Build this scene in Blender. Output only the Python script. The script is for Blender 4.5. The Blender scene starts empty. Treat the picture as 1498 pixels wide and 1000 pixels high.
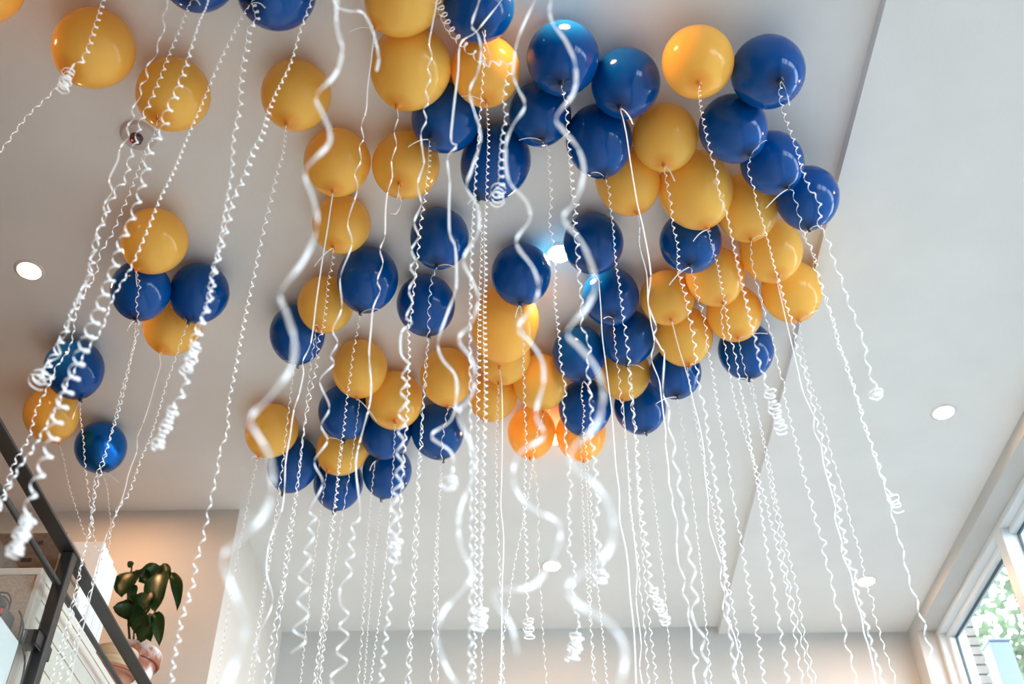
import bpy, bmesh, math, random
from mathutils import Vector, Matrix, Quaternion
random.seed(11)
scn = bpy.context.scene
COL = scn.collection
PI = math.pi

# ------------------------------------------------------------------ camera
CAM_Z = 1.45                       # eye height above the floor
F_PX = 1608.1                      # focal length in pixels of a 1498 px wide frame
PITCH, YAW, ROLL = math.radians(42.407), math.radians(-0.311), math.radians(-0.5305)
FW = Vector((math.sin(YAW)*math.cos(PITCH), math.cos(YAW)*math.cos(PITCH), math.sin(PITCH)))
_rt = Vector((math.cos(YAW), -math.sin(YAW), 0)); _up = _rt.cross(FW)
RT = _rt*math.cos(ROLL) + _up*math.sin(ROLL)
UP = -_rt*math.sin(ROLL) + _up*math.cos(ROLL)
CAM = Vector((0, 0, CAM_Z))
cam = bpy.data.cameras.new('camera'); cam_o = bpy.data.objects.new('camera', cam); COL.objects.link(cam_o)
cam.sensor_width = 36.0; cam.lens = F_PX*36.0/1498.0
cam_o.matrix_world = Matrix(((RT.x, UP.x, -FW.x, CAM.x), (RT.y, UP.y, -FW.y, CAM.y), (RT.z, UP.z, -FW.z, CAM.z), (0, 0, 0, 1)))
cam.dof.use_dof = True; cam.dof.focus_distance = 4.5; cam.dof.aperture_fstop = 2.3
cam.clip_start = 0.02; cam.clip_end = 200
scn.camera = cam_o

# ------------------------------------------------------------------ sky, light, exposure
world = bpy.data.worlds.new('sky'); scn.world = world; world.use_nodes = True
bg = world.node_tree.nodes['Background']
bg.inputs[0].default_value = (0.75, 0.885, 1.0, 1); bg.inputs[1].default_value = 9.3
LAMP_STRENGTH = 310.0
LAMP_COLOR = (1.0, 0.52, 0.22, 1)
vs = scn.view_settings
vs.view_transform = 'Standard'; vs.look = 'None'; vs.exposure = 0.45; vs.gamma = 1.0; vs.use_curve_mapping = False
try:
    scn.cycles.use_denoising = True
    scn.cycles.max_bounces = 12; scn.cycles.diffuse_bounces = 8; scn.cycles.transparent_max_bounces = 32
    scn.cycles.sample_clamp_indirect = 10
    scn.cycles.caustics_reflective = False
except Exception: pass

def ray(px, py):
    d = RT*((px-749)/F_PX) + UP*((500-py)/F_PX) + FW
    return d.normalized()
def on_y(px, py, y):
    d = ray(px, py); return CAM + d*(y/d.y)
def on_z(px, py, z):
    d = ray(px, py); return CAM + d*((z-CAM_Z)/d.z)

# room measures
CEIL = CAM_Z + 3.767               # main ceiling
SOFF = CEIL - 0.057                # lowered part beside the windows
X_STEP = 1.401
X_R = 2.735                        # inner face of window wall
Y_B = 7.15                         # back wall
X_C, Y_C = -1.695, 5.60            # corner of the wall of the loft
X_L, Y_F = -4.6, -3.2
HEAD = CAM_Z + 3.62                # window head
Y_J = 6.97                         # far window jamb
SILL = 0.85
LOFT = CAM_Z + 1.27

# ------------------------------------------------------------------ helpers
def mat(name, col, rough=0.5, metal=0.0, spec=0.5, **kw):
    m = bpy.data.materials.new(name); m.use_nodes = True
    b = m.node_tree.nodes['Principled BSDF']
    b.inputs['Base Color'].default_value = (*col, 1); b.inputs['Roughness'].default_value = rough
    b.inputs['Metallic'].default_value = metal; b.inputs['Specular IOR Level'].default_value = spec
    for k, v in kw.items(): b.inputs[k.replace('_', ' ')].default_value = v
    return m
def noisy(m, c1, c2, scale=5.0, detail=4, bump=0.0, stretch=None, bscale=None):
    nt = m.node_tree; b = nt.nodes['Principled BSDF']
    tc = nt.nodes.new('ShaderNodeTexCoord'); mp = nt.nodes.new('ShaderNodeMapping')
    if stretch: mp.inputs['Scale'].default_value = stretch
    nt.links.new(tc.outputs['Object'], mp.inputs[0])
    n = nt.nodes.new('ShaderNodeTexNoise'); n.inputs['Scale'].default_value = scale; n.inputs['Detail'].default_value = detail
    r = nt.nodes.new('ShaderNodeValToRGB')
    r.color_ramp.elements[0].color = (*c1, 1); r.color_ramp.elements[1].color = (*c2, 1)
    r.color_ramp.elements[0].position = 0.35; r.color_ramp.elements[1].position = 0.65
    nt.links.new(mp.outputs[0], n.inputs['Vector']); nt.links.new(n.outputs['Fac'], r.inputs[0]); nt.links.new(r.outputs[0], b.inputs['Base Color'])
    if bump:
        n2 = n
        if bscale:
            n2 = nt.nodes.new('ShaderNodeTexNoise'); n2.inputs['Scale'].default_value = bscale; nt.links.new(mp.outputs[0], n2.inputs['Vector'])
        bp = nt.nodes.new('ShaderNodeBump'); bp.inputs['Strength'].default_value = bump; bp.inputs['Distance'].default_value = 0.01
        nt.links.new(n2.outputs['Fac'], bp.inputs['Height']); nt.links.new(bp.outputs[0], b.inputs['Normal'])
    return m

def link(name, me, m, parent=None):
    o = bpy.data.objects.new(name, me); COL.objects.link(o)
    if m is not None and not me.materials: me.materials.append(m)
    if parent: o.parent = parent
    return o
def tag(o, label=None, cat=None, group=None, kind=None):
    if label: o['label'] = label
    if cat: o['category'] = cat
    if group: o['group'] = group
    if kind: o['kind'] = kind
    return o
def empty(name, loc, label, cat, group=None, rot=None):
    o = bpy.data.objects.new(name, None); COL.objects.link(o); o.location = loc
    o.empty_display_size = 0.05
    if rot is not None: o.rotation_mode = 'QUATERNION'; o.rotation_quaternion = rot
    return tag(o, label, cat, group)
def finish(bm, name, m, parent=None, smooth=False):
    me = bpy.data.meshes.new(name)
    bmesh.ops.recalc_face_normals(bm, faces=bm.faces)
    if smooth:
        for e in bm.edges:
            if e.calc_face_angle(0.0) > 0.6: e.smooth = False
    bm.to_mesh(me); bm.free()
    if smooth:
        for p in me.polygons: p.use_smooth = True
    return link(name, me, m, parent)
def bx(bm, x0, x1, y0, y1, z0, z1, bevel=0.0):
    r = bmesh.ops.create_cube(bm, size=1.0)
    for v in r['verts']:
        v.co = Vector(((x0+x1)/2+v.co.x*(x1-x0), (y0+y1)/2+v.co.y*(y1-y0), (z0+z1)/2+v.co.z*(z1-z0)))
    if bevel:
        es = list({e for v in r['verts'] for e in v.link_edges})
        bmesh.ops.bevel(bm, geom=es, offset=bevel, segments=2, affect='EDGES', profile=0.5)
def box(name, m, x0, x1, y0, y1, z0, z1, parent=None, bevel=0.0):
    bm = bmesh.new(); bx(bm, x0, x1, y0, y1, z0, z1, bevel)
    return finish(bm, name, m, parent)
def struct(o): o['kind'] = 'structure'; return o
def lathe(bm, prof, n=24, cap=True, axis_off=(0, 0, 0)):
    ox, oy, oz = axis_off; rings = []
    for r, z in prof:
        if r < 1e-6: rings.append([bm.verts.new((ox, oy, oz+z))])
        else: rings.append([bm.verts.new((ox+r*math.cos(2*PI*i/n), oy+r*math.sin(2*PI*i/n), oz+z)) for i in range(n)])
    for a, b in zip(rings, rings[1:]):
        for i in range(n):
            j = (i+1) % n
            if len(a) == 1 and len(b) == 1: continue
            if len(a) == 1: bm.faces.new((a[0], b[i], b[j]))
            elif len(b) == 1: bm.faces.new((a[i], a[j], b[0]))
            else: bm.faces.new((a[i], a[j], b[j], b[i]))
    if cap:
        for R in (rings[0], rings[-1]):
            if len(R) > 2: bm.faces.new(R)
def tube(bm, pts, r, n=8, taper=None):
    pts = [Vector(p) for p in pts]; rings = []
    ref = Vector((0, 0, 1))
    for i, p in enumerate(pts):
        t = (pts[min(i+1, len(pts)-1)] - pts[max(i-1, 0)]).normalized()
        a = t.cross(ref if abs(t.dot(ref)) < 0.95 else Vector((1, 0, 0))).normalized(); b = t.cross(a)
        rr = r if taper is None else r*(1+(taper-1)*i/(len(pts)-1))
        rings.append([bm.verts.new(p + a*rr*math.cos(2*PI*k/n) + b*rr*math.sin(2*PI*k/n)) for k in range(n)])
    for A, B in zip(rings, rings[1:]):
        for k in range(n): bm.faces.new((A[k], A[(k+1) % n], B[(k+1) % n], B[k]))
    bm.faces.new(rings[0]); bm.faces.new(rings[-1])
def spline(pts, n):
    """Catmull-Rom through the points, n samples per span"""
    P = [Vector(p) for p in pts]; out = []
    Q = [P[0]*2-P[1]] + P + [P[-1]*2-P[-2]]
    for i in range(1, len(Q)-2):
        a, b, c, d = Q[i-1], Q[i], Q[i+1], Q[i+2]
        for k in range(n):
            t = k/n
            out.append(0.5*((2*b) + (c-a)*t + (2*a-5*b+4*c-d)*t*t + (3*b-a-3*c+d)*t**3))
    out.append(P[-1]); return out

# ------------------------------------------------------------------ materials
M = {}
M['ceil'] = noisy(mat('painted_plaster_ceiling', (.78, .78, .77), .85), (.77, .77, .76), (.80, .80, .79), 3, 3, 0.05, None, 60)
M['wall'] = noisy(mat('painted_plaster_wall', (.565, .56, .54), .8), (.555, .55, .53), (.575, .57, .55), 3, 3, 0.05, None, 60)
M['clay'] = noisy(mat('clay_wall_paint', (.42, .29, .20), .85), (.26, .16, .095), (.30, .185, .115), 3, 3)
M['oak'] = noisy(mat('loft_oak_boards', (.34, .22, .13), .4), (.30, .19, .11), (.38, .25, .15), 3, 6, 0.1, (12, 1, 1))
M['wallwarm'] = noisy(mat('warm_white_wall_paint', (.67, .62, .56), .8), (.66, .61, .55), (.68, .63, .57), 3, 3, 0.05, None, 60)
M['floor'] = noisy(mat('oak_floor', (.62, .56, .50), .35), (.57, .51, .45), (.67, .61, .55), 3, 6, 0.1, (1, 12, 1))
M['frame'] = mat('window_frame_white', (.72, .78, .82), .4)
M['gasket'] = mat('rubber_gasket', (.05, .08, .09), .5)
M['dark'] = noisy(mat('charcoal_powder_coat', (.019, .018, .017), .45), (.016, .015, .0145), (.022, .021, .020), 30, 3)
M['whitetrim'] = mat('lamp_trim_white', (.75, .74, .72), .45)
M['ribbon'] = mat('white_satin_ribbon', (.95, .95, .96), .32, 0, .5)
def add_translucent(m, col, fac):
    nt = m.node_tree; b = nt.nodes['Principled BSDF']; out = nt.nodes['Material Output']
    t = nt.nodes.new('ShaderNodeBsdfTranslucent'); t.inputs[0].default_value = (*col, 1)
    mx = nt.nodes.new('ShaderNodeMixShader'); mx.inputs[0].default_value = fac
    nt.links.new(b.outputs[0], mx.inputs[1]); nt.links.new(t.outputs[0], mx.inputs[2]); nt.links.new(mx.outputs[0], out.inputs[0])
    return m
add_translucent(M['ribbon'], (.95, .95, .96), .3)
def latex(name, col, neck, rough, tcol, tfac, metal=0.0):
    """latex is stretched thin all over and thick, so deeper in colour, round the neck (object z = 0)"""
    m = mat(name, col, rough, metal, .31)
    nt = m.node_tree; b = nt.nodes['Principled BSDF']
    tc = nt.nodes.new('ShaderNodeTexCoord'); sx = nt.nodes.new('ShaderNodeSeparateXYZ'); r = nt.nodes.new('ShaderNodeValToRGB')
    nt.links.new(tc.outputs['Object'], sx.inputs[0]); nt.links.new(sx.outputs['Z'], r.inputs[0]); nt.links.new(r.outputs[0], b.inputs['Base Color'])
    r.color_ramp.elements[0].position = 0.03; r.color_ramp.elements[0].color = (*neck, 1)
    r.color_ramp.elements[1].position = 0.17; r.color_ramp.elements[1].color = (*col, 1)
    return add_translucent(m, tcol, tfac)
M['y'] = latex('golden_yellow_latex', (1.0, .60, .12), (.82, .30, .035), .14, (1.0, .74, .17), .30)
M['b'] = latex('royal_blue_latex', (.001, .070, .30), (.001, .012, .045), .11, (.01, .10, .40), .04)
M['m'] = latex('metallic_blue_latex', (.008, .15, .55), (.003, .03, .09), .26, (.01, .10, .40), .02, .75)
M['yk'] = mat('yellow_latex_knot', (.72, .24, .03), .4)
M['bk'] = mat('blue_latex_knot', (.004, .016, .055), .4)

# ------------------------------------------------------------------ room shell
T = 0.25
struct(box('floor', M['floor'], X_L-T, X_R+T, Y_F-T, Y_B+T, -0.2, 0))
struct(box('ceiling', M['ceil'], X_L-T, X_STEP, Y_F-T, Y_B+T, CEIL, CEIL+0.3))
struct(box('ceiling_soffit', M['ceil'], X_STEP, X_R+0.33, Y_F-T, Y_B+T, SOFF, CEIL+0.3))
struct(box('wall_back', M['wall'], X_C-0.2, X_R+0.33, Y_B, Y_B+T, 0, SOFF if False else CEIL))
struct(box('wall_loft', M['wallwarm'], X_L-T, X_C, Y_C, Y_B, 0, CEIL))
struct(box('wall_left', M['clay'], X_L-T, X_L, Y_F, Y_C, 0, CEIL))
struct(box('wall_front', M['wall'], X_L-T, X_R+0.33, Y_F-T, Y_F, 0, CEIL))
Y_W0 = -1.6
bm = bmesh.new()
XO = X_R+0.33
bx(bm, X_R, XO, Y_F, Y_B, HEAD, SOFF)
bx(bm, X_R, XO, Y_J, Y_B, 0, HEAD)
bx(bm, X_R, XO, Y_F, Y_W0, 0, HEAD)
bx(bm, X_R, XO, Y_W0, Y_J, 0, SILL)
struct(finish(bm, 'wall_right', M['wall']))
struct(box('floor_loft', M['oak'], X_L, -1.72, Y_F+0.3, Y_C, LOFT-0.24, LOFT))

# window: frame members, panes
M['glass'] = bpy.data.materials.new('clear_glazing'); M['glass'].use_nodes = True
def glaze(m, fac, tint):
    nt = m.node_tree; nt.nodes.remove(nt.nodes['Principled BSDF']); out = nt.nodes['Material Output']
    t = nt.nodes.new('ShaderNodeBsdfTransparent'); t.inputs[0].default_value = (*tint, 1)
    g = nt.nodes.new('ShaderNodeBsdfGlossy'); g.inputs['Roughness'].default_value = 0.02
    lw = nt.nodes.new('ShaderNodeLayerWeight'); lw.inputs['Blend'].default_value = 0.5
    pw = nt.nodes.new('ShaderNodeMath'); pw.operation = 'POWER'; pw.inputs[1].default_value = 5.0
    ml = nt.nodes.new('ShaderNodeMath'); ml.operation = 'MULTIPLY_ADD'; ml.inputs[1].default_value = 0.9*fac; ml.inputs[2].default_value = 0.03*fac
    mx = nt.nodes.new('ShaderNodeMixShader')
    nt.links.new(lw.outputs['Facing'], pw.inputs[0]); nt.links.new(pw.outputs[0], ml.inputs[0]); nt.links.new(ml.outputs[0], mx.inputs[0])
    nt.links.new(t.outputs[0], mx.inputs[1]); nt.links.new(g.outputs[0], mx.inputs[2]); nt.links.new(mx.outputs[0], out.inputs[0])
glaze(M['glass'], 0.7, (.96, .98, .98))
win = bpy.data.objects.new('window_1', None); COL.objects.link(win); win.location = (X_R+0.2, Y_J, SILL); win['kind'] = 'structure'
def wpart(name, m, *b, bevel=0.004):
    o = box(name, m, *b, bevel=bevel); o.parent = win; o.matrix_parent_inverse = Matrix.Translation(-Vector(win.location)); return o
XF0, XF1 = X_R+0.125, X_R+0.275
wpart('frame_head', M['frame'], XF0, XF1, Y_W0, Y_J, HEAD-0.045, HEAD)
wpart('frame_head_bead', M['frame'], XF0+0.05, XF1-0.02, Y_W0, Y_J-0.04, HEAD-0.085, HEAD-0.045)
wpart('frame_jamb', M['frame'], XF0, XF1, Y_J-0.045, Y_J, SILL, HEAD-0.045)
wpart('frame_jamb_bead', M['frame'], XF0+0.05, XF1-0.02, Y_J-0.085, Y_J-0.045, SILL, HEAD-0.085)
wpart('frame_jamb', M['frame'], XF0, XF1, Y_W0, Y_W0+0.05, SILL, HEAD-0.045)
wpart('frame_sill', M['frame'], XF0-0.05, XF1, Y_W0, Y_J, SILL, SILL+0.05)
mull = [5.66, 4.4, 3.15, 1.8, .5, -.6]
ys = [Y_J-0.085] + mull + [Y_W0+0.05]
ZT = 2.45
for i in range(len(ys)-1):
    ya, yb = ys[i+1], ys[i]
    a = ya+(0.055 if i < len(mull) else 0); b = yb-(0.055 if i > 0 else 0)
    wpart('transom', M['frame'], XF0+0.03, XF1-0.02, a, b, ZT-0.05, ZT+0.05)
    for z0, z1 in ((SILL+0.05, ZT-0.05), (ZT+0.05, HEAD-0.085)):
        p = wpart('pane', M['glass'], XF0+0.105, XF0+0.111, a, b, z0, z1, bevel=0)
        bmg = bmesh.new(); g = 0.012
        xx0, xx1 = XF0+0.09, XF0+0.104
        bx(bmg, xx0, xx1, a, b, z1-g, z1); bx(bmg, xx0, xx1, a, b, z0, z0+g)
        bx(bmg, xx0, xx1, a, a+g, z0+g, z1-g); bx(bmg, xx0, xx1, b-g, b, z0+g, z1-g)
        go = finish(bmg, 'gasket', M['gasket']); go.parent = win; go.matrix_parent_inverse = Matrix.Translation(-Vector(win.location))
for y in mull:
    wpart('mullion', M['frame'], XF0, XF1, y-0.05, y+0.05, SILL+0.05, HEAD-0.045)
# daylight portal in the opening (guides sky sampling only, emits nothing)
pl = bpy.data.lights.new('window_portal', 'AREA'); pl.shape = 'RECTANGLE'; pl.size = Y_J-Y_W0; pl.size_y = HEAD-SILL
po = bpy.data.objects.new('window_portal', pl); COL.objects.link(po)
po.location = (XO+0.02, (Y_J+Y_W0)/2, (HEAD+SILL)/2); po.rotation_euler = (PI/2, 0, PI/2)
pl.cycles.is_portal = True

# ------------------------------------------------------------------ downlights
M['lamp'] = bpy.data.materials.new('lit_lamp_lens'); M['lamp'].use_nodes = True
_nt = M['lamp'].node_tree; _nt.nodes.remove(_nt.nodes['Principled BSDF'])
_e = _nt.nodes.new('ShaderNodeEmission'); _e.inputs[0].default_value = LAMP_COLOR; _e.inputs[1].default_value = LAMP_STRENGTH
_nt.links.new(_e.outputs[0], _nt.nodes['Material Output'].inputs[0])
def downlight(x, y, z, label, group=None):
    t = empty('downlight', (x, y, z), label, 'ceiling light', group)
    bm = bmesh.new(); lathe(bm, [(.050, -.003), (.054, -.007), (.068, -.004), (.072, 0), (.072, .002), (.050, .002)], 40, cap=False)
    finish(bm, 'trim_ring', M['whitetrim'], t, True)
    bm = bmesh.new(); lathe(bm, [(0, -.004), (.050, -.003)], 40, cap=False)
    finish(bm, 'lens', M['lamp'], t)
LG = 'recessed round downlights'
downlight(0.207, 2.10, CEIL, 'lit recessed downlight in flat ceiling above the upper blue balloons', LG)
downlight(0.207, 3.513, CEIL, 'lit recessed downlight in flat ceiling between two blue balloons', LG)
downlight(0.207, 4.93, CEIL, 'lit recessed downlight peeking from behind two glowing orange-yellow balloons', LG)
downlight(0.212, 6.297, CEIL, 'lit recessed downlight in bare flat ceiling close to the back wall', LG)
downlight(-2.295, 3.578, CEIL, 'lit recessed downlight beside the small group of four balloons', LG)
downlight(-2.295, 5.00, CEIL, 'recessed downlight hidden behind the shiny metallic blue balloon', LG)
downlight(2.302, 4.667, SOFF, 'lit recessed downlight in lowered ceiling strip further from the back wall', LG)
downlight(2.286, 6.442, SOFF, 'lit recessed downlight in lowered ceiling strip close to the back wall', LG)
downlight(2.295, 2.89, SOFF, 'lit recessed downlight in lowered ceiling strip near the window mullion', LG)
downlight(-2.295, 2.16, CEIL, 'lit recessed downlight in flat ceiling near the corner yellow balloon', LG)

# ------------------------------------------------------------------ smoke detector
dpos = on_z(203, 197, CEIL)
sd = empty('smoke_detector', dpos, 'round white smoke detector with small red indicator on the ceiling', 'smoke detector')
bm = bmesh.new(); lathe(bm, [(0, -.026), (.040, -.026), (.066, -.020), (.074, -.010), (.076, 0)], 40, cap=False); finish(bm, 'base_plate', mat('detector_plastic', (.60, .55, .52), .4), sd, True)
bm = bmesh.new(); lathe(bm, [(0, -.052), (.016, -.051), (.025, -.044), (.028, -.024)], 28, cap=False, axis_off=(-.002, -.004, 0)); finish(bm, 'sensor_dome', mat('detector_dome', (.10, .055, .06), .2), sd, True)
bm = bmesh.new(); bmesh.ops.create_icosphere(bm, subdivisions=2, radius=.0045, matrix=Matrix.Translation((-.014, -.010, -.050)))
rl = bpy.data.materials.new('red_indicator_led'); rl.use_nodes = True
rb = rl.node_tree.nodes['Principled BSDF']; rb.inputs['Base Color'].default_value = (.8, .02, .03, 1); rb.inputs['Emission Color'].default_value = (1, .05, .07, 1); rb.inputs['Emission Strength'].default_value = 1.5
finish(bm, 'indicator', rl, sd, True)

# ------------------------------------------------------------------ balloons
# colour, centre px, width px, height px, knot px, tail px (free end of the ribbon), label key
BAL = [
('y',-22,-25,114,114,-40,8,None), ('y',138.5,70,119,114,101,100,None), ('y',254,137.5,108,107,234,170,(233,154)),
('b',290,-43,118,118,281,-5,(293,8)), ('b',406,-13,114,116,371,4,(388,12)), ('y',433.5,138,101,106,421,176,(423,152)),
('y',591,-5,112,114,553.6,37,(511,47)), ('y',601,98,118,123,583.5,149.5,(560,111)), ('b',700.5,8,105,110,704.5,40,(718,86)),
('y',710.5,103,101,106,712,144,(675,141)), ('b',653,172,102,105,632,200,(597,215)), ('y',493.5,236,97,102,488,275,(465,246)),
('y',594,241,100,102,586,266,(582,290)), ('b',725.5,236,99,110,704,283,(684,299)), ('b',823.5,84.5,105,113,821.5,117.5,(843,97)),
('b',790,166,91,97,792.5,200,(759,205)), ('b',915,121,101,107,908,153,(926,182)), ('y',1021,90,105,109,1023,119,(1043,95)),
('b',1123,105,109,111,1140,117,(1155,154)), ('b',876,204,93,108,883,248,(865,253)), ('y',973,200,95,102,972,236,(987,265)),
('b',1072,187,101,101,1095,222,(1122,205)), ('y',918,263,92,102,930,303,(897,268)), ('y',1017,275,106,116,1032.5,325,(1014,353)),
('b',1129,237,92,95,1150,271,(1120,305)), ('b',1181,288,92,95,1183,330,(1199,331)), ('y',1092,302,88,100,1097.5,341,(1121,345)),
('b',1010,353,92,92,1010,385,(979,417)), ('y',1128,366,92,94,1138,402,(1153,388)), ('y',1158,425,89,91,1168,463.6,(1197,454)),
('y',1046,403,86,88,1057,439,(1072,429)), ('y',1074,457,83,82,1080,490,(1123,488)), ('b',1091,511,83,82,1095,550,(1075,556)),
('y',976,434.5,79,83,982,464.4,(973,446)), ('y',1000,490,86,86,1008,529,(1015,534)), ('b',868,355,88,93,865.5,387.5,(858,375)),
('b',893,433,86,85,897,462,(883,466)), ('b',762.5,399.5,87,93,761.4,439,(753,470)), ('y',739,471,94,112,732.6,524,(751,502)),
('y',738,522,76,80,731,556,None), ('y',790,557,80,84,795,597,(777,582)), ('y',721.5,577,70,76,710.7,610,(728,608)),
('b',847,516,78,83,852,551,(866,577)), ('b',918,492,80,84,917.6,529,(942,540)), ('y',915,545,72,78,912,579,None),
('b',988,544,77,77,990.5,576,(960,590)), ('b',856,594,77,83,851.7,633,(861,600)), ('b',936,594,77,79,943.5,629.5,None),
('y',777.5,631,69,76,776,664,None), ('y',849.5,634,73,78,852.7,668,None), ('y',500,327,86,87,489.5,357.6,(460,390)),
('b',538,407,87,96,529,449,(556,453)), ('y',477,444,82,86,468,477,(461,476)), ('b',435,487,79,86,435,528,(416,527)),
('b',643,347,85,92,640.4,382.7,(668,392)), ('b',623,444.5,85,91,627,485,(603,455)), ('y',526,537,80,86,523,575.6,(551,616)),
('y',577,584,82,90,577.7,611,None), ('y',653,549,74,84,655,586,(666,601)), ('b',504,601,76,81,503,640,(479,641)),
('b',566,630,72,79,553.6,666,(541,688)), ('b',640,629,77,82,647,668,(636,668)), ('y',398,628,76,80,380,664,(368,671)),
('b',429,677,72,80,416,715,None), ('y',501,656,75,77,481.5,685.6,(482,681)), ('b',495,705,72,77,489,744,None),
('b',566.5,688,71,76,559,726,None), ('y',227,351,96,96,203,389,(201,419)), ('b',206,423,87,88,199,463,(186,484)),
('b',292,427,86,89,277.7,466,(249,448)), ('y',253,475,85,86,236,509,None), ('b',108.5,538,85,87,116.7,580,(106,613)),
('y',75,605,79,78,85,643,None), ('m',147.5,653,75,74,149.5,685,(173,705)),
]
SHAPE_L = 1.13
def unit_balloon():
    """equator radius 1; origin at the neck, body above it (object z up)"""
    L = SHAPE_L; prof = []
    N = 22
    for i in range(N+1):
        a = PI*i/N            # 0 top .. pi bottom
        if a <= PI/2: r, z = math.sin(a), math.cos(a)
        else:
            c = -math.cos(a); r = math.sin(a)*(1-0.05*c*c); z = -c*L
        if i == N: break
        prof.append((r, z+L+0.06))
    prof.append((.075, .045)); prof.append((.050, .015)); prof.append((.045, .0))
    bm = bmesh.new(); lathe(bm, prof, 40, cap=False)
    bmesh.ops.recalc_face_normals(bm, faces=bm.faces)
    me = bpy.data.meshes.new('balloon_body'); bm.to_mesh(me); bm.free()
    for p in me.polygons: p.use_smooth = True
    return me
def unit_knot():
    bm = bmesh.new()
    lathe(bm, [(.03, .03), (.058, .018), (.066, 0), (.058, -.018), (.032, -.028), (.030, -.036), (.052, -.062), (.060, -.078), (.045, -.080), (.02, -.05)], 14, cap=True)
    for v in bm.verts: v.co.x += .012*math.sin(v.co.z*60); v.co.y *= 0.85
    bmesh.ops.recalc_face_normals(bm, faces=bm.faces)
    me = bpy.data.meshes.new('neck_knot'); bm.to_mesh(me); bm.free()
    for p in me.polygons: p.use_smooth = True
    return me
BODY = {}; KNOT = {}
_ub = unit_balloon(); _uk = unit_knot()
for c in 'ybm':
    BODY[c] = _ub.copy(); BODY[c].materials.append(M[c])
    KNOT[c] = _uk.copy(); KNOT[c].materials.append(M['yk' if c == 'y' else 'bk'])

items = []
for i, (c, x, y, w, h, kx, ky, tail) in enumerate(BAL):
    d = ray(x, y); rho = (w*0.6+h*0.4)/2/F_PX*d.dot(FW)*0.985
    st = 1.0 + max(0, min(0.10, (h/w-1.05)*1.2))
    t = (CEIL-CAM_Z-0.002)/(d.z+rho*st)
    items.append(dict(c=c, d=d, rho=rho, t=t, y=y, w=w, h=h, k=(kx, ky), tail=tail, st=st, t0=t))
# balloons that press against each other: slide the nearer one towards the eye along its own sight line
for it in range(60):
    moved = False
    for a in range(len(items)):
        for b in range(a+1, len(items)):
            A, B = items[a], items[b]
            pa, pb = A['d']*A['t'], B['d']*B['t']
            need = (A['t']*A['rho'] + B['t']*B['rho'])*0.985
            dist = (pa-pb).length
            if dist < need:
                N_, O_ = (A, B) if A['y'] < B['y'] else (B, A)
                if N_['t'] > 0.89*N_['t0']:
                    N_['t'] -= min(0.02, (need-dist)*0.6); moved = True
    if not moved: break
KN = []
def make_balloon(c, pos, R, axis_down, label, group, stretch=1.0):
    up = (-axis_down).normalized()
    q = Vector((0, 0, 1)).rotation_difference(up)
    Lz = SHAPE_L + 0.06
    base = pos - up*R*Lz*stretch
    t = empty('balloon', base, label, 'balloon', group, q)
    t.scale = (R, R, R*stretch)
    link('balloon_body', BODY[c], None, t); link('neck_knot', KNOT[c], None, t)
    return base
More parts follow.
